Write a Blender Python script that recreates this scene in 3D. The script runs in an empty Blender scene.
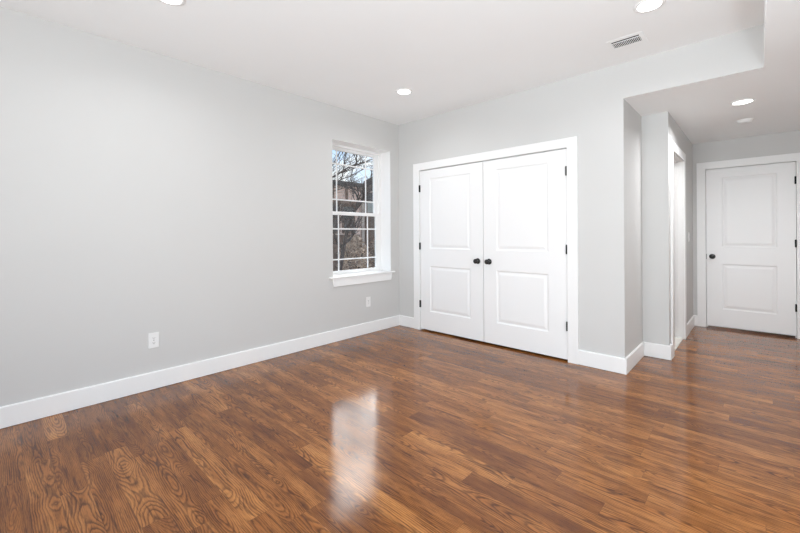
import bpy, bmesh, math, random
from mathutils import Vector, Matrix
random.seed(7)
SC = bpy.context.scene
COL = SC.collection

# ------------------------------------------------------------------ camera
YAW, ROLL, FPX, PY = 0.7547, 0.0059, 380.1, 234.48
CAM = Vector((3.5811, -3.7901, 1.2422))
fw = Vector((-math.sin(YAW), math.cos(YAW), 0)); rt = Vector((math.cos(YAW), math.sin(YAW), 0)); up = Vector((0, 0, 1))
r2 = rt*math.cos(ROLL) - up*math.sin(ROLL); u2 = rt*math.sin(ROLL) + up*math.cos(ROLL)
cd = bpy.data.cameras.new('camera'); cam = bpy.data.objects.new('camera', cd); COL.objects.link(cam)
cam.matrix_world = Matrix(((r2.x, u2.x, -fw.x, CAM.x), (r2.y, u2.y, -fw.y, CAM.y), (r2.z, u2.z, -fw.z, CAM.z), (0, 0, 0, 1)))
cd.sensor_width = 36; cd.lens = FPX*36/800; cd.shift_y = (PY-266.5)/800; cd.clip_start = 0.02; cd.clip_end = 300
SC.camera = cam

# ------------------------------------------------------------------ world: hazy sky, veiled sun glow beyond the left window
w = bpy.data.worlds.new('sky'); SC.world = w; w.use_nodes = True
wt = w.node_tree; wt.nodes.clear()
def WN(t, **k):
    n = wt.nodes.new(t)
    for a, b in k.items(): setattr(n, a, b)
    return n
tc = WN('ShaderNodeTexCoord'); wl = wt.links.new
sep = WN('ShaderNodeSeparateXYZ'); wl(tc.outputs['Generated'], sep.inputs[0])
ramp = WN('ShaderNodeValToRGB'); wl(sep.outputs['Z'], ramp.inputs[0])
e = ramp.color_ramp.elements
e[0].position = 0.0; e[0].color = (.86, .89, .93, 1); e[1].position = 0.5; e[1].color = (.30, .47, .78, 1)
m = e.new(.13); m.color = (.70, .83, .99, 1); m = e.new(.26); m.color = (.46, .64, .93, 1)
nz = WN('ShaderNodeTexNoise'); nz.inputs['Scale'].default_value = 6; nz.inputs['Detail'].default_value = 5
mp = WN('ShaderNodeMapping'); mp.inputs['Scale'].default_value = (1, 1, 2.4); wl(tc.outputs['Generated'], mp.inputs[0]); wl(mp.outputs[0], nz.inputs['Vector'])
cr = WN('ShaderNodeValToRGB'); cr.color_ramp.elements[0].position = .50; cr.color_ramp.elements[1].position = .66; wl(nz.outputs['Fac'], cr.inputs[0])
mx = WN('ShaderNodeMix', data_type='RGBA'); wl(cr.outputs[0], mx.inputs[0]); wl(ramp.outputs[0], mx.inputs[6]); mx.inputs[7].default_value = (.95, .96, .98, 1)
dot = WN('ShaderNodeVectorMath', operation='DOT_PRODUCT'); wl(tc.outputs['Generated'], dot.inputs[0])
dot.inputs[1].default_value = Vector((-.64, .46, .62)).normalized()
glow = WN('ShaderNodeMapRange', interpolation_type='SMOOTHSTEP'); wl(dot.outputs['Value'], glow.inputs[0])
glow.inputs[1].default_value = .915; glow.inputs[2].default_value = .972; glow.inputs[3].default_value = 0; glow.inputs[4].default_value = 7.0
gcol = WN('ShaderNodeMix', data_type='RGBA', blend_type='MIX'); gcol.inputs[0].default_value = 1
mulg = WN('ShaderNodeVectorMath', operation='SCALE'); mulg.inputs[0].default_value = (1, .97, .95); wl(glow.outputs[0], mulg.inputs['Scale'])
add = WN('ShaderNodeVectorMath', operation='ADD'); wl(mx.outputs[2], add.inputs[0]); wl(mulg.outputs[0], add.inputs[1])
bg = WN('ShaderNodeBackground'); wl(add.outputs[0], bg.inputs[0]); bg.inputs[1].default_value = 1.3
wo = WN('ShaderNodeOutputWorld'); wl(bg.outputs[0], wo.inputs[0])

# ------------------------------------------------------------------ unseen fill lights added behind and beside the camera and in the side room
def area(name, loc, direction, sx, sy, watts, color=(1, 1, 1), spread=180):
    l = bpy.data.lights.new(name, 'AREA'); l.shape = 'RECTANGLE'; l.size = sx; l.size_y = sy; l.energy = watts; l.color = color
    l.spread = math.radians(spread)
    o = bpy.data.objects.new(name, l); COL.objects.link(o); o.location = loc
    o.rotation_euler = Vector(direction).to_track_quat('-Z', 'Y').to_euler()
    return o
REAR_W, SIDE_W, LAMP_W, HALL_W = 76, 56, 4.0, 16.0
area('fill_rear', (3.1, -5.95, 1.1), (0, 1, .42), 2.4, 1.7, REAR_W, (.87, .95, 1), 130)  # added fill from the rear, tilted up to brighten the ceiling
area('side_room_fill', (2.2, 1.3, 2.6), (0, 0, -1), .4, .4, 9, (1, .985, .96))  # unseen lamp added to brighten the side doorway jamb
area('fill_side', (4.45, -2.3, 1.1), (-1, .1, .3), 2.4, 1.7, SIDE_W, (.87, .95, 1))  # added fill from the right, no window modelled there
SC.view_settings.view_transform = 'Standard'; SC.view_settings.look = 'None'
SC.view_settings.exposure = 0.16; SC.view_settings.gamma = 1.0; SC.view_settings.use_curve_mapping = False
SC.cycles.max_bounces = 14; SC.cycles.diffuse_bounces = 8; SC.cycles.glossy_bounces = 4; SC.cycles.transparent_max_bounces = 16
SC.cycles.sample_clamp_indirect = 8; SC.cycles.use_denoising = True
SC.cycles.denoising_input_passes = 'RGB_ALBEDO_NORMAL'; SC.cycles.denoising_prefilter = 'NONE'

# ------------------------------------------------------------------ materials
def mat(name):
    m = bpy.data.materials.new(name); m.use_nodes = True
    nt = m.node_tree; return m, nt, nt.nodes['Principled BSDF']
def paint(name, col, rough=.6, bump=.02, scale=260, var=.012, spec=.3):
    m, nt, b = mat(name); N = nt.nodes.new; L = nt.links.new
    t = N('ShaderNodeTexCoord'); n = N('ShaderNodeTexNoise'); n.inputs['Scale'].default_value = 2.5; n.inputs['Detail'].default_value = 3
    L(t.outputs['Object'], n.inputs['Vector'])
    mr = N('ShaderNodeMapRange'); L(n.outputs['Fac'], mr.inputs[0]); mr.inputs[3].default_value = 1-var; mr.inputs[4].default_value = 1+var
    s = N('ShaderNodeVectorMath'); s.operation = 'SCALE'; s.inputs[0].default_value = col; L(mr.outputs[0], s.inputs['Scale'])
    L(s.outputs[0], b.inputs['Base Color']); b.inputs['Roughness'].default_value = rough; b.inputs['Specular IOR Level'].default_value = spec
    if bump:
        n2 = N('ShaderNodeTexNoise'); n2.inputs['Scale'].default_value = scale; L(t.outputs['Object'], n2.inputs['Vector'])
        bp = N('ShaderNodeBump'); bp.inputs['Strength'].default_value = bump; bp.inputs['Distance'].default_value = .002
        L(n2.outputs['Fac'], bp.inputs['Height']); L(bp.outputs[0], b.inputs['Normal'])
    return m
M_wall = paint('wall_paint', (.625, .622, .611), .75)
M_ceil = paint('ceiling_paint', (.90, .912, .913), .85)
M_trim = paint('trim_paint', (.875, .875, .868), .35, .008, 60)
M_door = paint('door_paint', (.875, .875, .872), .38, .008, 60)
M_vinyl = paint('window_vinyl', (.86, .86, .855), .35, 0)
M_plate = paint('plate_plastic', (.84, .84, .83), .35, 0)
M_black = paint('oil_rubbed_bronze', (.012, .011, .010), .32, 0, var=.1, spec=.45)
M_hinge = paint('dark_hinge_metal', (.010, .015, .014), .6, 0, var=.1, spec=.2)
M_slot = paint('dark_slot', (.05, .05, .05), .7, 0)
M_duct_shade = paint('duct_shade_black', (.012, .012, .012), .9, 0, spec=0)  # near-black colour stands in for the shade inside the vent
M_steel = paint('strike_steel', (.30, .29, .28), .4, 0)
M_marble = paint('marble_saddle', (.78, .76, .71), .3, 0, var=.05)

def emis(name, col, s):
    m, nt, b = mat(name); b.inputs['Base Color'].default_value = (.9, .9, .9, 1)
    b.inputs['Emission Color'].default_value = (*col, 1); b.inputs['Emission Strength'].default_value = s
    return m
M_lens = emis('lamp_lens', (1, .985, .96), 6)

def glass():
    m, nt, b = mat('window_glass'); N = nt.nodes.new; L = nt.links.new
    out = nt.nodes['Material Output']; nt.nodes.remove(b)
    tr = N('ShaderNodeBsdfTransparent'); tr.inputs[0].default_value = (.95, .965, .96, 1)
    gl = N('ShaderNodeBsdfGlossy'); gl.inputs['Roughness'].default_value = .01
    fr = N('ShaderNodeFresnel'); ge = N('ShaderNodeNewGeometry'); ir = N('ShaderNodeMapRange'); L(ge.outputs['Backfacing'], ir.inputs[0]); ir.inputs[3].default_value = 1.45; ir.inputs[4].default_value = 1/1.45; L(ir.outputs[0], fr.inputs[0])
    mx = N('ShaderNodeMixShader'); L(fr.outputs[0], mx.inputs[0]); L(tr.outputs[0], mx.inputs[1]); L(gl.outputs[0], mx.inputs[2])
    L(mx.outputs[0], out.inputs[0]); return m
M_glass = glass()

def wood_floor():
    m, nt, b = mat('oak_strip_floor'); N = nt.nodes.new; L = nt.links.new
    def M(op, a, c=None, d=None):
        n = N('ShaderNodeMath'); n.operation = op
        for i, v in enumerate((a, c, d)):
            if v is None: continue
            if isinstance(v, (int, float)): n.inputs[i].default_value = v
            else: L(v, n.inputs[i])
        return n.outputs[0]
    def comb(x, y, z):
        n = N('ShaderNodeCombineXYZ')
        for i, v in enumerate((x, y, z)):
            if isinstance(v, (int, float)): n.inputs[i].default_value = v
            else: L(v, n.inputs[i])
        return n.outputs[0]
    def noise(v, scale=1, det=2, rough=.5, dist=0):
        n = N('ShaderNodeTexNoise'); L(v, n.inputs['Vector']); n.inputs['Scale'].default_value = scale
        n.inputs['Detail'].default_value = det; n.inputs['Roughness'].default_value = rough; n.inputs['Distortion'].default_value = dist
        return n.outputs['Fac']
    def white(v):
        n = N('ShaderNodeTexWhiteNoise'); n.noise_dimensions = '3D'; L(v, n.inputs['Vector']); return n
    t = N('ShaderNodeTexCoord'); s = N('ShaderNodeSeparateXYZ'); L(t.outputs['Object'], s.inputs[0])
    X, Y = s.outputs[0], s.outputs[1]
    W = .107
    yr = M('DIVIDE', M('ADD', Y, 3.37+.107*40), W); row = M('FLOOR', yr); fy = M('SUBTRACT', yr, row)
    rw = white(comb(row, 3.1, 7.7)).outputs['Value']
    xr = M('ADD', M('DIVIDE', X, M('ADD', .62, M('MULTIPLY', rw, .5))), M('MULTIPLY', rw, 37.3)); colm = M('FLOOR', xr); fx = M('SUBTRACT', xr, colm)
    idn = white(comb(row, colm, 1.3)); rid = idn.outputs['Value']; sc = N('ShaderNodeSeparateColor'); L(idn.outputs['Color'], sc.inputs[0])
    # board sawn out of a log: rings cut by the board's face
    yl = M('MULTIPLY', M('SUBTRACT', fy, .5), W)
    off = M('MULTIPLY', rid, 91.7)
    n1 = noise(comb(M('ADD', M('MULTIPLY', X, 2.1), off), M('MULTIPLY', rid, 13.1), 0), 1, 2)
    n2 = noise(comb(M('ADD', M('MULTIPLY', X, 1.15), off), M('MULTIPLY', rid, 47.9), 5), 1, 2)
    cy = M('MULTIPLY', M('SUBTRACT', sc.outputs[1], .5), .12)
    cy = M('ADD', cy, M('MULTIPLY', M('SUBTRACT', n1, .5), .07))
    dz = M('ADD', M('ADD', .004, M('MULTIPLY', sc.outputs[2], .03)), M('MULTIPLY', M('ABSOLUTE', M('SUBTRACT', n2, .47)), .22))
    wob = noise(comb(M('ADD', M('MULTIPLY', X, 9), off), M('MULTIPLY', Y, 55), off), 1, 3, .6)
    dy = M('SUBTRACT', yl, cy)
    rr = M('SQRT', M('ADD', M('MULTIPLY', dy, dy), M('MULTIPLY', dz, dz)))
    rr = M('ADD', rr, M('MULTIPLY', M('SUBTRACT', wob, .5), .0055))
    jag = noise(comb(M('ADD', M('MULTIPLY', X, 45), off), M('MULTIPLY', Y, 170), off), 1, 2)
    rr = M('ADD', rr, M('MULTIPLY', M('SUBTRACT', jag, .5), .0022))
    ring = M('FRACT', M('DIVIDE', rr, M('ADD', .0046, M('MULTIPLY', sc.outputs[0], .0042))))
    rv = N('ShaderNodeValToRGB'); L(ring, rv.inputs[0]); rv.color_ramp.elements[0].color = (.75, .75, .75, 1); rv.color_ramp.elements[1].color = (.8, .8, .8, 1)
    for p, c in ((.08, .25), (.16, 0), (.26, .08), (.42, .6), (.65, .92), (.9, 1)):
        q = rv.color_ramp.elements.new(p); q.color = (c, c, c, 1)
    pores = noise(comb(M('ADD', M('MULTIPLY', X, 22), off), M('MULTIPLY', Y, 330), off), 1, 3, .65)
    pm = N('ShaderNodeMapRange'); L(pores, pm.inputs[0]); pm.inputs[1].default_value = .50; pm.inputs[2].default_value = .68
    strk = noise(comb(M('ADD', M('MULTIPLY', X, 5.5), off), M('MULTIPLY', Y, 95), off), 1, 3, .6, .6)
    sk = N('ShaderNodeMapRange'); L(strk, sk.inputs[0]); sk.inputs[1].default_value = .53; sk.inputs[2].default_value = .66
    blot = noise(comb(M('ADD', M('MULTIPLY', X, 3.2), off), M('MULTIPLY', Y, 17), off), 1, 3)
    bl = N('ShaderNodeMapRange'); L(blot, bl.inputs[0]); bl.inputs[1].default_value = .30; bl.inputs[2].default_value = .70
    g = M('SUBTRACT', 1, M('MULTIPLY', M('SUBTRACT', 1, rv.outputs[0]), M('ADD', .42, M('MULTIPLY', M('SUBTRACT', 1, bl.outputs[0]), .5))))
    g = M('MULTIPLY', g, M('SUBTRACT', 1, M('MULTIPLY', pm.outputs[0], .42)))
    g = M('MULTIPLY', g, M('SUBTRACT', 1, M('MULTIPLY', sk.outputs[0], .66)))
    ton = M('ADD', M('MULTIPLY', rid, .55), M('MULTIPLY', bl.outputs[0], .45))
    base = N('ShaderNodeValToRGB'); L(ton, base.inputs[0]); ce = base.color_ramp.elements
    ce[0].color = FLOOR_D; ce[1].color = FLOOR_L; q = ce.new(.5); q.color = FLOOR_M
    dark = N('ShaderNodeMix'); dark.data_type = 'RGBA'; L(g, dark.inputs[0]); dark.inputs[6].default_value = FLOOR_G; L(base.outputs[0], dark.inputs[7])
    # seams between the boards
    ey = M('MULTIPLY', M('MINIMUM', fy, M('SUBTRACT', 1, fy)), W); ex = M('MULTIPLY', M('MINIMUM', fx, M('SUBTRACT', 1, fx)), .85)
    seam = N('ShaderNodeMapRange'); L(M('MINIMUM', ey, ex), seam.inputs[0]); seam.inputs[1].default_value = .0003; seam.inputs[2].default_value = .0016
    fin = N('ShaderNodeMix'); fin.data_type = 'RGBA'; L(seam.outputs[0], fin.inputs[0]); fin.inputs[6].default_value = (.035, .015, .008, 1); L(dark.outputs[2], fin.inputs[7])
    sm = M('ADD', .55, M('MULTIPLY', seam.outputs[0], .45))
    fin2 = N('ShaderNodeMix'); fin2.data_type = 'RGBA'; L(sm, fin2.inputs[0]); fin2.inputs[6].default_value = (.045, .018, .009, 1); L(dark.outputs[2], fin2.inputs[7])
    L(fin2.outputs[2], b.inputs['Base Color'])
    b.inputs['Roughness'].default_value = .45; b.inputs['Specular IOR Level'].default_value = .02
    b.inputs['Coat Weight'].default_value = 1.0; b.inputs['Coat IOR'].default_value = 1.38
    wav = noise(t.outputs['Object'], 9, 2)
    cro = N('ShaderNodeMapRange'); L(wav, cro.inputs[0]); cro.inputs[3].default_value = .08; cro.inputs[4].default_value = .15
    L(cro.outputs[0], b.inputs['Coat Roughness'])
    cup = M('MULTIPLY', M('MULTIPLY', fy, M('SUBTRACT', 1, fy)), .0006)
    h = M('ADD', M('ADD', M('MULTIPLY', g, .00008), M('MULTIPLY', seam.outputs[0], .00007)), M('ADD', cup, M('MULTIPLY', wav, .0006)))
    bp = N('ShaderNodeBump'); bp.inputs['Strength'].default_value = .6; bp.inputs['Distance'].default_value = 1.0; L(h, bp.inputs['Height'])
    L(bp.outputs[0], b.inputs['Normal']); L(bp.outputs[0], b.inputs['Coat Normal'])
    return m
FLOOR_D, FLOOR_M, FLOOR_L, FLOOR_G = (.150, .043, .009, 1), (.325, .115, .026, 1), (.56, .235, .066, 1), (.040, .010, .002, 1)
M_floor = wood_floor()

# ------------------------------------------------------------------ helpers
def box(bm, x0, x1, y0, y1, z0, z1):
    vs = [bm.verts.new((x, y, z)) for z in (z0, z1) for y in (y0, y1) for x in (x0, x1)]
    for f in ((0, 2, 3, 1), (4, 5, 7, 6), (0, 1, 5, 4), (2, 6, 7, 3), (0, 4, 6, 2), (1, 3, 7, 5)):
        bm.faces.new([vs[i] for i in f])
def prism(bm, pts, a, b, axis):
    """closed outline pts (2D) pulled from a to b along axis; 2D order: axis 0 -> (y,z), 1 -> (x,z), 2 -> (x,y)"""
    def P(p, t):
        return {0: (t, p[0], p[1]), 1: (p[0], t, p[1]), 2: (p[0], p[1], t)}[axis]
    A = [bm.verts.new(P(p, a)) for p in pts]; B = [bm.verts.new(P(p, b)) for p in pts]
    bm.faces.new(A); bm.faces.new(B[::-1]); n = len(pts)
    for i in range(n): bm.faces.new((A[i], B[i], B[(i+1) % n], A[(i+1) % n]))
def lathe(bm, prof, origin, axis, seg=28):
    """prof: list of (radius, distance along axis)"""
    ax = Vector(axis).normalized(); q = ax.to_track_quat('Z', 'Y'); rings = []
    for r, d in prof:
        if r < 1e-6: rings.append([bm.verts.new(Vector(origin)+q @ Vector((0, 0, d)))])
        else: rings.append([bm.verts.new(Vector(origin)+q @ Vector((r*math.cos(2*math.pi*k/seg), r*math.sin(2*math.pi*k/seg), d))) for k in range(seg)])
    for A, B in zip(rings, rings[1:]):
        for k in range(seg):
            f = [A[k % len(A)], A[(k+1) % seg % len(A)], B[(k+1) % seg % len(B)], B[k % len(B)]]
            f = list(dict.fromkeys(f))
            if len(f) > 2:
                try: bm.faces.new(f)
                except ValueError: pass
def obj(name, bm, m, parent=None, bevel=0, smooth=False, loc=None):
    bmesh.ops.recalc_face_normals(bm, faces=bm.faces)
    me = bpy.data.meshes.new(name); bm.to_mesh(me); bm.free(); me.materials.append(m)
    if smooth:
        for p in me.polygons: p.use_smooth = True
    o = bpy.data.objects.new(name, me); COL.objects.link(o)
    if parent: o.parent = parent
    if loc is not None: o.location = loc
    if bevel:
        b = o.modifiers.new('bevel', 'BEVEL'); b.width = bevel; b.segments = 2; b.limit_method = 'ANGLE'
    return o
def tag(o, label=None, cat=None, group=None, kind=None):
    for k, v in (('label', label), ('category', cat), ('group', group), ('kind', kind)):
        if v: o[k] = v
    return o
def empty(name, loc, label=None, cat=None, group=None, kind=None):
    o = bpy.data.objects.new(name, None); COL.objects.link(o); o.location = loc; o.empty_display_size = .1
    return tag(o, label, cat, group, kind)
def B(): return bmesh.new()
def copy_tree(o, parent=None):
    c = o.copy(); COL.objects.link(c)
    if parent: c.parent = parent
    for ch in list(o.children): copy_tree(ch, c)
    return c
def struct(name, bm, m, label, cat, bevel=0): return tag(obj(name, bm, m, bevel=bevel), label, cat, kind='structure')

# ------------------------------------------------------------------ room shell
H, ZS = 2.74, 2.43            # ceiling, dropped ceiling
XW, XS, XH = 2.726, 3.62, 2.95  # end of back wall, edge of dropped ceiling, hall left wall
RD, HD = 0.715, 2.616         # depth of return, hall end wall
XR, YR = 4.5, -6.0            # right wall, rear wall
bm = B(); box(bm, 0, XR, YR, HD+.12, -.12, 0); struct('floor', bm, M_floor, 'glossy brown oak strip floor across room and hallway', 'floor')
bm = B(); box(bm, -.26, XR+.1, YR-.1, HD+.3, H, H+.12); struct('ceiling', bm, M_ceil, 'smooth white main ceiling with recessed lights', 'ceiling')
bm = B()
prism(bm, [(XW, .004), (XS, .004), (XS, YR), (XR, YR), (XR, HD), (XW, HD)], ZS, H, 2)
struct('ceiling_dropped', bm, M_ceil, 'lower dropped white ceiling over the hallway entrance', 'ceiling')
# left wall with window opening
WY0, WY1, WZ0, WZ1 = -1.12, -.165, .735, 2.355
bm = B(); box(bm, -.26, 0, YR, WY0, -.1, H); box(bm, -.26, 0, WY1, .83, -.1, H); box(bm, -.26, 0, WY0, WY1, -.1, WZ0); box(bm, -.26, 0, WY0, WY1, WZ1, H)
struct('wall_left', bm, M_wall, 'long light grey left wall with the window', 'wall')
# back wall with closet opening, header over the hall
CL, CR_, CT = .362, 2.256, 2.085
bm = B(); box(bm, 0, CL, 0, .11, -.1, H); box(bm, CR_, XW, 0, .11, -.1, H); box(bm, CL, CR_, 0, .11, CT, H)
box(bm, XW, XS, 0, .004, ZS, H); box(bm, XW-.11, XW, .11, RD, -.1, H)
struct('wall_back', bm, M_wall, 'light grey back wall around the double closet doors', 'wall')
bm = B(); box(bm, 0, XH, RD, RD+.11, -.1, H)
struct('wall_hall_front', bm, M_wall, 'short grey wall jog beside the hallway doorway', 'wall')
D0, D1, DT = .895, 1.705, 2.085
bm = B(); box(bm, XH-.12, XH, RD+.11, D0, -.1, H); box(bm, XH-.12, XH, D1, HD+.11, -.1, H); box(bm, XH-.12, XH, D0, D1, DT, H)
struct('wall_hall_left', bm, M_wall, 'grey hallway left wall with side doorway', 'wall')
E0, E1 = 3.073, 3.927
bm = B(); box(bm, XH, E0, HD, HD+.11, -.1, H); box(bm, E1, XR, HD, HD+.11, -.1, H); box(bm, E0, E1, HD, HD+.11, DT, H)
struct('wall_hall_end', bm, M_wall, 'grey wall at the hallway end around single door', 'wall')
bm = B(); box(bm, XH, XR, HD+.3, HD+.4, -.1, H); box(bm, XH-.2, XR+.1, HD+.11, HD+.4, -.12, -.02)
struct('wall_hall_beyond', bm, M_wall, 'wall of the room beyond the hallway door', 'wall')
# right wall and rear wall, each with plain openings added for the fill lights
bm = B(); box(bm, XR, XR+.1, YR, -5.1, -.1, H); box(bm, XR, XR+.1, -2.7, HD+.4, -.1, H); box(bm, XR, XR+.1, -3.6, -1.0, -.1, .1); box(bm, XR, XR+.1, -3.6, -1.0, 2.1, H)
struct('wall_right', bm, M_wall, 'light grey right wall outside the picture', 'wall')
bm = B(); box(bm, -.26, 1.5, YR-.1, YR, -.1, H); box(bm, 4.3, XR+.1, YR-.1, YR, -.1, H); box(bm, 1.5, 4.3, YR-.1, YR, -.1, .1); box(bm, 1.5, 4.3, YR-.1, YR, 2.1, H)
struct('wall_rear', bm, M_wall, 'light grey rear wall behind the photographer', 'wall')
# side room behind the doorway
bm = B(); box(bm, 1.2, 1.3, RD+.11, HD+.11, -.1, H); box(bm, 1.3, XH-.12, HD+.0, HD+.11, -.1, H)
struct('wall_side_room', bm, M_wall, 'pale wall of the side room through the hallway doorway', 'wall')

# ------------------------------------------------------------------ baseboards and trims
BH, BT = .14, .016
def base_run(bm, p0, p1, nrm, ext0=0, ext1=0):
    d = (Vector(p1)-Vector(p0)).normalized(); a = Vector(p0)-d*ext0; b = Vector(p1)+d*ext1; n = Vector(nrm)
    prof = [(0, .003), (BT, .003), (BT, BH-.006), (BT-.005, BH), (0, BH)]
    A = [bm.verts.new((a.x+n.x*o, a.y+n.y*o, z)) for o, z in prof]; Bv = [bm.verts.new((b.x+n.x*o, b.y+n.y*o, z)) for o, z in prof]
    bm.faces.new(A); bm.faces.new(Bv[::-1])
    for i in range(5): bm.faces.new((A[i], Bv[i], Bv[(i+1) % 5], A[(i+1) % 5]))
bm = B(); base_run(bm, (0, YR), (0, 0), (1, 0)); struct('baseboard_left', bm, M_trim, 'long white baseboard along the left wall', 'baseboard')
bm = B(); base_run(bm, (0, 0), (.277, 0), (0, -1)); struct('baseboard_back', bm, M_trim, 'short white baseboard piece in the corner left of closet', 'baseboard')
bm = B(); base_run(bm, (2.34, 0), (XW, 0), (0, -1), 0, BT-.001); base_run(bm, (XW, 0), (XW, RD), (1, 0), BT-.001, 0)
base_run(bm, (XW, RD), (XH, RD), (0, -1), 0, BT-.001); base_run(bm, (XH, RD), (XH, .799), (1, 0), BT-.001, 0)
struct('baseboard_return', bm, M_trim, 'white baseboard wrapping the wall corner right of closet', 'baseboard')
bm = B(); base_run(bm, (XH, 1.802), (XH, HD), (1, 0)); base_run(bm, (XH, HD), (2.993, HD), (0, -1))
struct('baseboard_hall', bm, M_trim, 'white baseboard in the hallway left of end door', 'baseboard')

def casing_y(name, x0, x1, xi0, xi1, zt, zi, y, label):   # flat boards on a wall that faces -Y
    bm = B(); T = .018
    prism(bm, [(x0, 0), (xi0, 0), (xi0, zi), (xi1, zi), (xi1, 0), (x1, 0), (x1, zt), (x0, zt)], y-T, y, 1)
    return struct(name, bm, M_trim, label, 'door trim', bevel=.003)
casing_y('trim_1', .275, 2.34, .375, 2.243, 2.165, 2.073, 0, 'white casing framing the double closet doors')
casing_y('trim_3', 2.994, 3.985, 3.086, 3.914, 2.165, 2.073, HD, 'white casing framing the hallway end door')
def jamb_y(name, x0, x1, zi, y, d, label):
    bm = B(); J = .013
    box(bm, x0, x0+J, y+.001, y+d, 0, zi); box(bm, x1-J, x1, y+.001, y+d, 0, zi); box(bm, x0, x1, y+.001, y+d, zi, zi+J)
    box(bm, x0+J, x0+J+.012, y+.04, y+.08, 0, zi); box(bm, x1-J-.012, x1-J, y+.04, y+.08, 0, zi); box(bm, x0+J, x1-J, y+.04, y+.08, zi-.012, zi)
    return struct(name, bm, M_trim, label, 'door jamb')
jamb_y('trim_4', CL, CR_, 2.072, 0, .11, 'white jamb lining inside the closet door opening')
jamb_y('trim_5', E0, E1, 2.072, HD, .11, 'white jamb lining inside the hallway end door opening')
# side doorway
bm = B(); prism(bm, [(.80, 0), (.90, 0), (.90, 2.076), (1.70, 2.076), (1.70, 0), (1.80, 0), (1.80, 2.168), (.80, 2.168)], XH, XH+.018, 0)
struct('trim_2', bm, M_trim, 'white casing framing the open side doorway in hallway', 'door trim', bevel=.003)
bm = B(); box(bm, XH-.125, XH-.001, D0, D0+.014, 0, 2.07); box(bm, XH-.125, XH-.001, D1-.014, D1, 0, 2.07); box(bm, XH-.125, XH-.001, D0, D1, 2.07, 2.084)
box(bm, XH-.08, XH-.045, D1-.026, D1-.014, 0, 2.07); box(bm, XH-.08, XH-.045, D0+.014, D0+.026, 0, 2.07); box(bm, XH-.08, XH-.045, D0+.026, D1-.026, 2.058, 2.07)
struct('trim_6', bm, M_trim, 'white jamb lining inside the open side doorway', 'door jamb')
bm = B(); box(bm, XH-.125, XH-.005, D0+.014, D1-.014, 0, .012); struct('trim_7', bm, M_marble, 'cream stone saddle on the floor of the side doorway', 'threshold', bevel=.003)

# ------------------------------------------------------------------ doors
PROF = [(0, 0), (.004, .0035), (.011, .0085), (.018, .0095), (.026, .0085), (.046, .0025), (.052, .002)]
def slab_bm(w, zb, zt, panels, th=.035):
    """door leaf: local x 0..w, front face at y=0 looking -Y, two moulded panels"""
    bm = B(); xs = [0, panels[0][0], panels[0][1], w]; zs = [zb]
    for p in panels: zs += [p[2], p[3]]
    zs.append(zt)
    g = {(i, k): bm.verts.new((x, 0, z)) for i, x in enumerate(xs) for k, z in enumerate(zs)}
    for i in range(3):
        for k in range(len(zs)-1):
            if i == 1 and k in (1, 3):
                ring = [g[1, k], g[2, k], g[2, k+1], g[1, k+1]]
                x0, x1, z0, z1 = xs[1], xs[2], zs[k], zs[k+1]
                for ins, dep in PROF[1:]:
                    nr = [bm.verts.new(p) for p in ((x0+ins, dep, z0+ins), (x1-ins, dep, z0+ins), (x1-ins, dep, z1-ins), (x0+ins, dep, z1-ins))]
                    for q in range(4): bm.faces.new((ring[q], ring[(q+1) % 4], nr[(q+1) % 4], nr[q]))
                    ring = nr
                bm.faces.new(ring)
            else: bm.faces.new((g[i, k], g[i+1, k], g[i+1, k+1], g[i, k+1]))
    bk = [bm.verts.new((x, th, z)) for x, z in ((0, zb), (w, zb), (w, zt), (0, zt))]
    bm.faces.new(bk)
    n = len(zs)-1
    bm.faces.new([g[i, 0] for i in range(4)]+[bk[1], bk[0]]); bm.faces.new([g[i, n] for i in range(4)]+[bk[2], bk[3]])
    bm.faces.new([g[0, k] for k in range(n+1)]+[bk[3], bk[0]]); bm.faces.new([g[3, k] for k in range(n+1)]+[bk[2], bk[1]])
    return bm
def hinge_bm(x, z, y=-.013):
    bm = B(); r = .0085
    lathe(bm, [(0, 0), (.004, 0), (r, .003), (r, .088), (.004, .091), (0, .091)], (x, y, z-.0455), (0, 0, 1), 12)
    box(bm, x-.009, x+.009, y+.004, y+.0125, z-.0445, z+.0445)
    return bm
def knob(parent, x, z, y=0):
    bm = B(); lathe(bm, [(0, 0), (.031, 0), (.033, .003), (.032, .007), (.026, .010), (.013, .012), (.0115, .022), (.014, .027), (0.014, .03)], (x, y, z), (0, -1, 0))
    rose = obj('knob', bm, M_black, parent, smooth=True)
    bm = B(); lathe(bm, [(0.010, .026), (.016, .034), (.0245, .041), (.028, .050), (.027, .058), (.021, .065), (.010, .0685), (0, .069)], (x, y, z), (0, -1, 0))
    obj('knob_ball', bm, M_black, rose, smooth=True)
    return rose
def make_door(name, x0, x1, y, panels, knob_x, hinge_x, hz, label, zb=.02, zt=2.062):
    d = empty(name, (x0, y, 0), label, 'door', kind='structure')
    obj('door_leaf', slab_bm(x1-x0, zb, zt, panels), M_door, d)
    k = knob(d, knob_x-x0, .932)
    for z in hz: obj('hinge', hinge_bm(hinge_x-x0, z), M_hinge, d)
    return d, k
PZ = ((.255, .838), (1.058, 1.955))
make_door('door_1', .381, 1.311, 0, [(.155, .762, *PZ[0]), (.155, .762, *PZ[1])], 1.242, .379, (1.836, 1.09, .34), 'left leaf of the white double closet doors beside the window corner')
make_door('door_2', 1.3185, 2.2375, 0, [(.160, .736, *PZ[0]), (.160, .736, *PZ[1])], 1.388, 2.237, (1.848, 1.088, .344), 'right leaf of the white double closet doors')
d3, k3 = make_door('door_3', 3.0915, 3.909, HD, [(.157, .662, *PZ[0]), (.157, .662, *PZ[1])], 3.150, 3.908, (1.85, 1.11, .357), 'closed white two panel door at the end of hallway', zb=.03)
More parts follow.
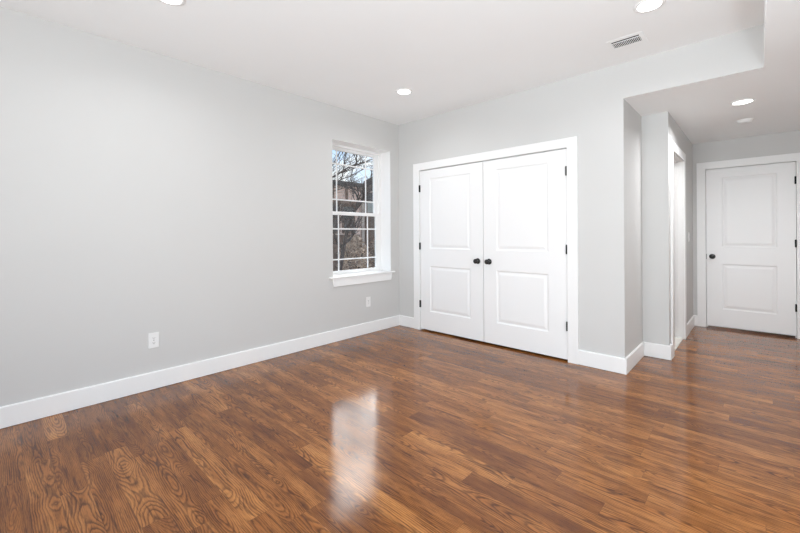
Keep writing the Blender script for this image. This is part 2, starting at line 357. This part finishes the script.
bm = B(); box(bm, -.005, .002, -.004, .01, .895, .965); obj('latch_plate', bm, M_steel, d3)

# ------------------------------------------------------------------ window
win = empty('window_1', (-.2, (WY0+WY1)/2, WZ0), 'white double hung window with grilles in left wall', 'window', kind='structure')
def W(name, bm, m, parent=win, bevel=0):
    o = obj(name, bm, m, None, bevel); o.parent = parent
    o.matrix_parent_inverse = Matrix.Translation(-win.location); return o
def frame_bm(bm, y0, y1, z0, z1, wy, wz0, wz1, xa, xb):
    box(bm, xa, xb, y0, y0+wy, z0, z1); box(bm, xa, xb, y1-wy, y1, z0, z1); box(bm, xa, xb, y0+wy, y1-wy, z0, z0+wz0); box(bm, xa, xb, y0+wy, y1-wy, z1-wz1, z1)
bm = B(); frame_bm(bm, WY0, WY1, WZ0+.012, WZ1, .042, .012, .03, -.262, -.178); W('window_frame', bm, M_vinyl, bevel=.003)
bm = B(); box(bm, -.18, -.0005, WY0, WY0+.002, WZ0+.0185, WZ1); box(bm, -.18, -.0005, WY1-.003, WY1, WZ0+.0185, WZ1); box(bm, -.18, -.0005, WY0+.002, WY1-.003, WZ1-.002, WZ1); W('jamb_liner', bm, M_trim)
FY0, FY1 = WY0+.042, WY1-.042
def sash(name, z0, z1, wz0, wz1, xa, xb, mz, label):
    bm = B(); frame_bm(bm, FY0, FY1, z0, z1, .056, wz0, wz1, xa, xb); s = W(name, bm, M_vinyl, bevel=.003)
    gy0, gy1, gz0, gz1 = FY0+.056, FY1-.056, z0+wz0, z1-wz1; xc = (xa+xb)/2
    bm = B(); box(bm, xc-.003, xc+.003, gy0-.005, gy1+.005, gz0-.005, gz1+.005)
    p = obj('pane', bm, M_glass, s)
    bm = B()
    for y in (-.885, -.405): box(bm, xc-.0045, xc+.0045, y-.0085, y+.0085, gz0, gz1)
    for z in mz: box(bm, xc-.005, xc+.005, gy0, gy1, z-.008, z+.008)
    g = obj('grille', bm, M_vinyl, s, .002)
    return s
sash('upper_sash', 1.497, 2.325, .035, .032, -.245, -.212, (2.125, 1.682), None)
ls = sash('lower_sash', .757, 1.527, .04, .04, -.210, -.182, (1.316, .937), None)
bm = B(); prism(bm, [(-.178, WY0+.001), (0, WY0+.001), (0, -1.178), (.036, -1.178), (.036, -.112), (0, -.112), (0, WY1-.001), (-.178, WY1-.001)], WZ0, WZ0+.0185, 2)
W('window_sill', bm, M_trim, bevel=.005)
bm = B(); prism(bm, [(-1.134, WZ0), (-.155, WZ0), (-.175, .640), (-1.114, .640)], 0.0, .018, 0); W('sill_apron', bm, M_trim, bevel=.002)

# ------------------------------------------------------------------ ceiling fittings
def make_light(loc, label, group, watts):
    t = empty('recessed_light', loc, label, 'ceiling light', group)
    bm = B(); lathe(bm, [(.068, -.001), (.068, .006), (.074, .008), (.088, .005), (.090, 0.0), (.068, -.001)], (0, 0, 0), (0, 0, -1), 40); obj('trim_ring', bm, M_trim, t, smooth=True)
    bm = B(); lathe(bm, [(.069, .0), (.069, .003), (.05, .005), (0, .0055)], (0, 0, 0), (0, 0, -1), 40); obj('lens', bm, M_lens, t, smooth=True)
    l = bpy.data.lights.new('lamp_glow', 'AREA'); l.shape = 'DISK'; l.size = .13; l.energy = watts; l.color = (.96, .975, 1); l.spread = math.radians(155)
    o = bpy.data.objects.new('lamp_glow', l); COL.objects.link(o); o.parent = t; o.location = (0, 0, -.0065)
    return t
make_light((.89, -.853, H), 'recessed ceiling light above and left of the closet, nearest the far corner', 'recessed ceiling lights', LAMP_W)
make_light((3.07, -.845, H), 'recessed ceiling light beside the air vent', 'recessed ceiling lights', LAMP_W)
make_light((.90, -3.04, H), 'recessed ceiling light near left wall, cut by top edge of photo', 'recessed ceiling lights', LAMP_W)
make_light((3.488, .863, ZS), 'recessed light in the lower hallway ceiling', 'recessed ceiling lights', HALL_W)

sd = empty('smoke_detector', (3.49, 1.64, ZS), 'small round white smoke detector on hallway ceiling', 'smoke detector')
bm = B(); lathe(bm, [(0, 0), (.072, 0), (.072, .009), (.066, .010), (0, .010)], (0, 0, 0), (0, 0, -1), 40); obj('base', bm, M_plate, sd, smooth=False)
bm = B(); lathe(bm, [(.060, .009), (.060, .022), (.055, .030), (.045, .034), (.02, .036), (0, .036)], (0, 0, 0), (0, 0, -1), 40); obj('body', bm, M_plate, sd, smooth=True)
bm = B(); lathe(bm, [(.010, .034), (.010, .038), (0, .0385)], (.02, 0, 0), (0, 0, -1), 16); obj('test_button', bm, M_plate, sd)

vx0, vx1, vy0, vy1 = 2.725, 2.966, -.505, -.295
sx0, sx1, sy0, sy1 = 2.747, 2.936, -.468, -.348
vent = empty('ceiling_vent', ((vx0+vx1)/2, (vy0+vy1)/2, H), 'white rectangular louvered air vent on ceiling', 'vent')
def V(name, bm, m): 
    o = obj(name, bm, m, vent); o.matrix_parent_inverse = Matrix.Translation(-vent.location); return o
bm = B(); z0, z1 = H-.0032, H-.0005
box(bm, vx0, sx0, vy0, vy1, z0, z1); box(bm, sx1, vx1, vy0, vy1, z0, z1); box(bm, sx0, sx1, vy0, sy0, z0, z1); box(bm, sx0, sx1, sy1, vy1, z0, z1); box(bm, sx0, sx1, -.447, -.434, z0, z1)
V('vent_frame', bm, M_ceil)
bm = B(); box(bm, sx0-.002, sx1+.002, sy0-.002, sy1+.002, H-.0012, H-.0006); V('duct_shade_sheet', bm, M_duct_shade)  # flat black sheet on the ceiling, painted as the vent's inner shade
nb = 17; bm = B()
for i in range(nb):
    x = sx0+(i+.5)*(sx1-sx0)/nb
    prism(bm, [(x-.0022, H-.0032), (x+.0012, H-.0032), (x+.0022, H-.0013), (x-.0012, H-.0013)], -.434, sy1, 1)
V('louvers', bm, M_ceil)

# ------------------------------------------------------------------ outlets and switch
def make_outlet(loc, label):
    t = empty('wall_outlet', loc, label, 'outlet', 'wall outlets on the left wall')
    bm = B(); box(bm, 0, .006, -.038, .038, -.062, .062); obj('cover_plate', bm, M_plate, t, .0035)
    for z in (-.0195, .0195):
        bm = B(); prism(bm, [(-.017, z-.0105), (-.0105, z-.0145), (.0105, z-.0145), (.017, z-.0105), (.017, z+.0105), (.0105, z+.0145), (-.0105, z+.0145), (-.017, z+.0105)], .006, .0078, 0); f = obj('receptacle', bm, M_plate, t)
        bm = B(); box(bm, .0078, .0081, -.008, -.0055, z-.002, z+.006); box(bm, .0078, .0081, .0055, .008, z-.001, z+.005); lathe(bm, [(.003, 0), (.003, .0003), (0, .0003)], (.0078, 0, z-.0075), (1, 0, 0), 12); obj('slots', bm, M_slot, f)
    bm = B(); lathe(bm, [(.0035, 0), (.0035, .001), (0, .0014)], (.006, 0, 0), (1, 0, 0), 14); obj('screw', bm, M_steel, t)
    return t
make_outlet((0, -2.914, .394), 'white outlet on the left wall, larger and nearer the camera')
make_outlet((0, -.577, .395), 'small white outlet on the left wall below the window')
sw = empty('light_switch', (XH, 2.17, 1.19), 'white light switch on hallway wall beside doorway casing', 'light switch')
bm = B(); box(bm, 0, .006, -.036, .036, -.058, .058); obj('cover_plate', bm, M_plate, sw, .003)
bm = B(); prism(bm, [(0.006, -.033), (.009, -.033), (.0075, 0), (.011, .033), (.006, .033)], -.0165, .0165, 1); rk = obj('rocker', bm, M_plate, sw)

# ------------------------------------------------------------------ outside the window
def outside_mat(name, c1, c2, scale, rough=.9, bump=0.3):
    m, nt, b = mat(name); N = nt.nodes.new; L = nt.links.new
    t = N('ShaderNodeTexCoord'); n = N('ShaderNodeTexNoise'); n.inputs['Scale'].default_value = scale; n.inputs['Detail'].default_value = 4
    L(t.outputs['Object'], n.inputs['Vector']); r = N('ShaderNodeValToRGB'); L(n.outputs['Fac'], r.inputs[0])
    r.color_ramp.elements[0].position = .35; r.color_ramp.elements[1].position = .65
    r.color_ramp.elements[0].color = (*c1, 1); r.color_ramp.elements[1].color = (*c2, 1); L(r.outputs[0], b.inputs['Base Color']); b.inputs['Roughness'].default_value = rough
    return m
def brick_mat():
    m, nt, b = mat('pink_brick'); N = nt.nodes.new; L = nt.links.new
    t = N('ShaderNodeTexCoord'); s = N('ShaderNodeSeparateXYZ'); L(t.outputs['Object'], s.inputs[0]); c = N('ShaderNodeCombineXYZ'); L(s.outputs[1], c.inputs[0]); L(s.outputs[2], c.inputs[1])
    k = N('ShaderNodeTexBrick'); L(c.outputs[0], k.inputs['Vector']); k.inputs['Scale'].default_value = 1; k.inputs['Brick Width'].default_value = .22; k.inputs['Row Height'].default_value = .075; k.inputs['Mortar Size'].default_value = .008
    k.inputs['Color1'].default_value = (.86, .58, .45, 1); k.inputs['Color2'].default_value = (.62, .39, .29, 1); k.inputs['Mortar'].default_value = (.7, .64, .58, 1)
    L(k.outputs['Color'], b.inputs['Base Color']); b.inputs['Roughness'].default_value = .9; return m
M_brick = brick_mat()
M_roof = outside_mat('dark_shingles', (.06, .05, .045), (.12, .10, .09), 9)
M_dwood = outside_mat('dark_timber', (.12, .070, .046), (.26, .165, .115), 5)
M_post = outside_mat('pale_post', (.42, .34, .28), (.56, .46, .38), 4)
M_bark = outside_mat('dark_bark', (.045, .033, .027), (.11, .082, .068), 30)
M_soil = outside_mat('leaf_strewn_ground', (.15, .095, .065), (.44, .31, .22), 14)
M_leafA = outside_mat('dry_tan_leaves', (.30, .20, .13), (.95, .76, .58), 6)
M_leafB = outside_mat('dry_brown_leaves', (.15, .09, .06), (.58, .40, .28), 6)
M_side = outside_mat('grey_siding', (.16, .12, .095), (.22, .175, .14), 3)
M_blind = outside_mat('pale_green_blind', (.38, .41, .37), (.44, .47, .43), 3)
M_pane2 = outside_mat('dark_window', (.04, .036, .034), (.10, .09, .085), 4, .15)

GZ = -.75
bm = B(); box(bm, -60, -.26, -30, 60, GZ-.3, GZ); tag(obj('ground', bm, M_soil), 'brown leaf strewn yard outside the window', 'ground', kind='structure')

nh = empty('neighbour_house', (-10, 6.5, GZ), 'brick house with dark eave seen through the window', 'house')
def NHp(name, bm, m, par=nh, root=nh):
    o = obj(name, bm, m, par)
    if par is root: o.matrix_parent_inverse = Matrix.Translation(-root.location)
    return o
bm = B(); box(bm, -16, -10.3, 1.5, 8.42, GZ, 3.5); NHp('brick_wall', bm, M_brick)
bm = B(); prism(bm, [(-10.0, 3.50), (-10.0, 3.66), (-13.2, 4.25), (-16.6, 3.68), (-16.6, 3.5)], 1.2, 8.47, 1); NHp('roof', bm, M_roof)
bm = B(); box(bm, -10.32, -10.05, 1.5, 7.95, 2.62, 2.78); NHp('beam', bm, M_dwood)
for y in (6.55, 7.35):
    bm = B(); box(bm, -10.32, -10.22, y-.05, y+.05, 2.78, 3.5); NHp('mullion_post', bm, M_dwood)
bm = B(); box(bm, -10.35, -10.2, 8.22, 8.38, GZ, 3.5); NHp('corner_post', bm, M_post)
for y0, y1 in ((4.9, 5.9), (6.1, 6.95), (7.1, 7.85)):
    bm = B(); frame_ = (y0, y1); box(bm, -10.36, -10.26, y0, y1, 1.3, 2.62); w_ = NHp('house_window', bm, M_dwood)
    bm = B(); box(bm, -10.27, -10.25, y0+.08, y1-.08, 1.4, 1.92); box(bm, -10.27, -10.25, y0+.08, y1-.08, 1.99, 2.55); o = obj('house_pane', bm, M_pane2, w_)
bm = B(); box(bm, -10.33, -10.15, 1.5, 8.05, GZ, 1.25); NHp('dark_lower_wall', bm, M_dwood)

h2 = empty('gabled_house', (-12, 10.1, GZ), 'grey house with low dark roof at right edge of window view', 'house')
h2.rotation_euler.z = math.radians(-41.7)
def H2(name, bm, m):
    o = obj(name, bm, m, h2); return o
bm = B(); box(bm, -5, 0, 0, 4, 0, 4.85); box(bm, -5, -.4, -.9, 0, 0, 4.3); H2('siding_wall', bm, M_side)
bm = B(); prism(bm, [(-.12, 4.72), (-.12, 4.9), (2.0, 6.1), (4.12, 4.9), (4.12, 4.72)], -5.1, .15, 0); H2('roof', bm, M_roof)
bm = B(); box(bm, -.02, .05, .06, .9, 3.2, 3.78); H2('window_blind', bm, M_blind)
bm = B(); box(bm, -.02, .08, 0, 4, 4.28, 4.38); H2('trim_band', bm, M_post)
bm = B(); box(bm, -.02, .06, 0, .9, 3.82, 4.26); H2('dark_upper_window', bm, M_pane2)

def tube(bm, pts, r0, r1, seg=6):
    rings = []; n = len(pts)
    for i, p in enumerate(pts):
        d = (pts[min(i+1, n-1)]-pts[max(i-1, 0)]).normalized(); q = d.to_track_quat('Z', 'Y'); r = r0+(r1-r0)*i/(n-1)
        rings.append([bm.verts.new(p+q @ Vector((r*math.cos(2*math.pi*k/seg), r*math.sin(2*math.pi*k/seg), 0))) for k in range(seg)])
    for A, C in zip(rings, rings[1:]):
        for k in range(seg): bm.faces.new((A[k], A[(k+1) % seg], C[(k+1) % seg], C[k]))
    bm.faces.new(rings[0][::-1]); bm.faces.new(rings[-1])
def grow(bm, p, d, length, r, depth, rng):
    n = 5; pts = [p.copy()]; dd = d.copy()
    for i in range(n):
        dd = (dd+Vector((rng.gauss(0, .13), rng.gauss(0, .13), rng.gauss(.05, .1)))).normalized(); pts.append(pts[-1]+dd*length/n)
    tube(bm, pts, r, r*.55, 6 if depth > 1 else 4)
    if depth == 0: return
    for i in range(1, n+1):
        for _ in range(2 if i == n else 1):
            a = Vector((rng.gauss(0, 1), rng.gauss(0, 1), rng.gauss(.25, .7))).normalized()
            nd = (dd*.75+a*.7).normalized(); grow(bm, pts[i], nd, length*rng.uniform(.5, .75), r*.5*rng.uniform(.8, 1.1), depth-1, rng)
def tree(base, trunk, limbs, seed, label):
    rng = random.Random(seed); t = empty('bare_tree', base, label, 'tree', 'bare trees outside the window'); b0 = Vector(base)
    bm = B(); tp = [Vector(p)-b0 for p in trunk]; tube(bm, tp, .085, .05, 10); obj('trunk', bm, M_bark, t)
    bm = B()
    for p, d, ln, r in limbs: grow(bm, Vector(p)-b0, Vector(d).normalized(), ln, r, 3, rng)
    obj('branches', bm, M_bark, t)
tree((-6.0, 3.55, GZ), [(-6, 3.55, GZ), (-6, 3.62, .1), (-6.0, 3.8, .9), (-6.0, 4.0, 1.6)],
     [((-6.0, 4.0, 1.55), (0, .25, 1), 1.0, .07), ((-6.0, 3.85, 1.0), (-.1, .9, .45), .9, .05), ((-6, 3.75, .8), (.1, -.7, .7), .9, .05)], 3,
     'slim dark bare tree with forked trunk outside the lower window sash')
tree((-4.2, 1.2, GZ), [(-4.2, 1.2, GZ), (-4.2, 1.25, .8), (-4.25, 1.3, 2.0), (-4.25, 1.4, 2.5)],
     [((-4.25, 1.35, 2.1), (-.1, .95, .30), 1.5, .032), ((-4.25, 1.4, 2.45), (0, .95, .22), 1.4, .032), ((-4.2, 1.3, 1.7), (-.1, .95, .42), 1.4, .026)], 11,
     'bare tree whose dark branches cross the sky at upper left of window')

def shrub(name, base, rx, ry, h, n, m, seed, label):
    rng = random.Random(seed); t = empty(name, base, label, 'shrub', 'dry shrubs outside the window')
    bm = B()
    for i in range(14):
        a = rng.uniform(0, 6.28); tube(bm, [Vector((0, 0, 0)), Vector((rx*.35*math.cos(a), ry*.35*math.sin(a), h*.5)), Vector((rx*.75*math.cos(a), ry*.75*math.sin(a), h*rng.uniform(.75, .98)))], .018, .005, 5)
    obj('stems', bm, M_bark, t)
    bm = B()
    for i in range(n):
        a = rng.uniform(0, 6.28); z = rng.random()**.8; rad = math.sqrt(max(0, 1-z*z))*rng.uniform(.55, 1.0); lump = 1+.22*math.sin(3*a+seed)+.15*math.sin(7*a+z*9)
        c = Vector((rx*rad*lump*math.cos(a), ry*rad*lump*math.sin(a), .03+h*z)); q = Vector((rng.gauss(0, 1), rng.gauss(0, 1), rng.gauss(0, 1))).normalized().to_track_quat('Z', 'Y'); s = rng.uniform(.03, .065)
        bm.faces.new([bm.verts.new(c+q @ Vector(v)) for v in ((-s, 0, 0), (0, -s*.5, .01), (s, 0, 0), (0, s*.5, .01))])
    obj('leaves', bm, m, t)
shrub('shrub', (-7.0, 5.05, GZ), .72, .62, 1.95, 3200, M_leafA, 4, 'pale tan dry shrub outside, centre of lower sash')
shrub('shrub', (-8.6, 4.3, GZ), .7, .62, 1.9, 3000, M_leafB, 9, 'brown dry shrub outside, left side of lower sash')
shrub('shrub', (-7.6, 6.9, GZ), .8, .8, 1.9, 2600, M_leafB, 15, 'brown dry shrub outside, right side of lower sash')
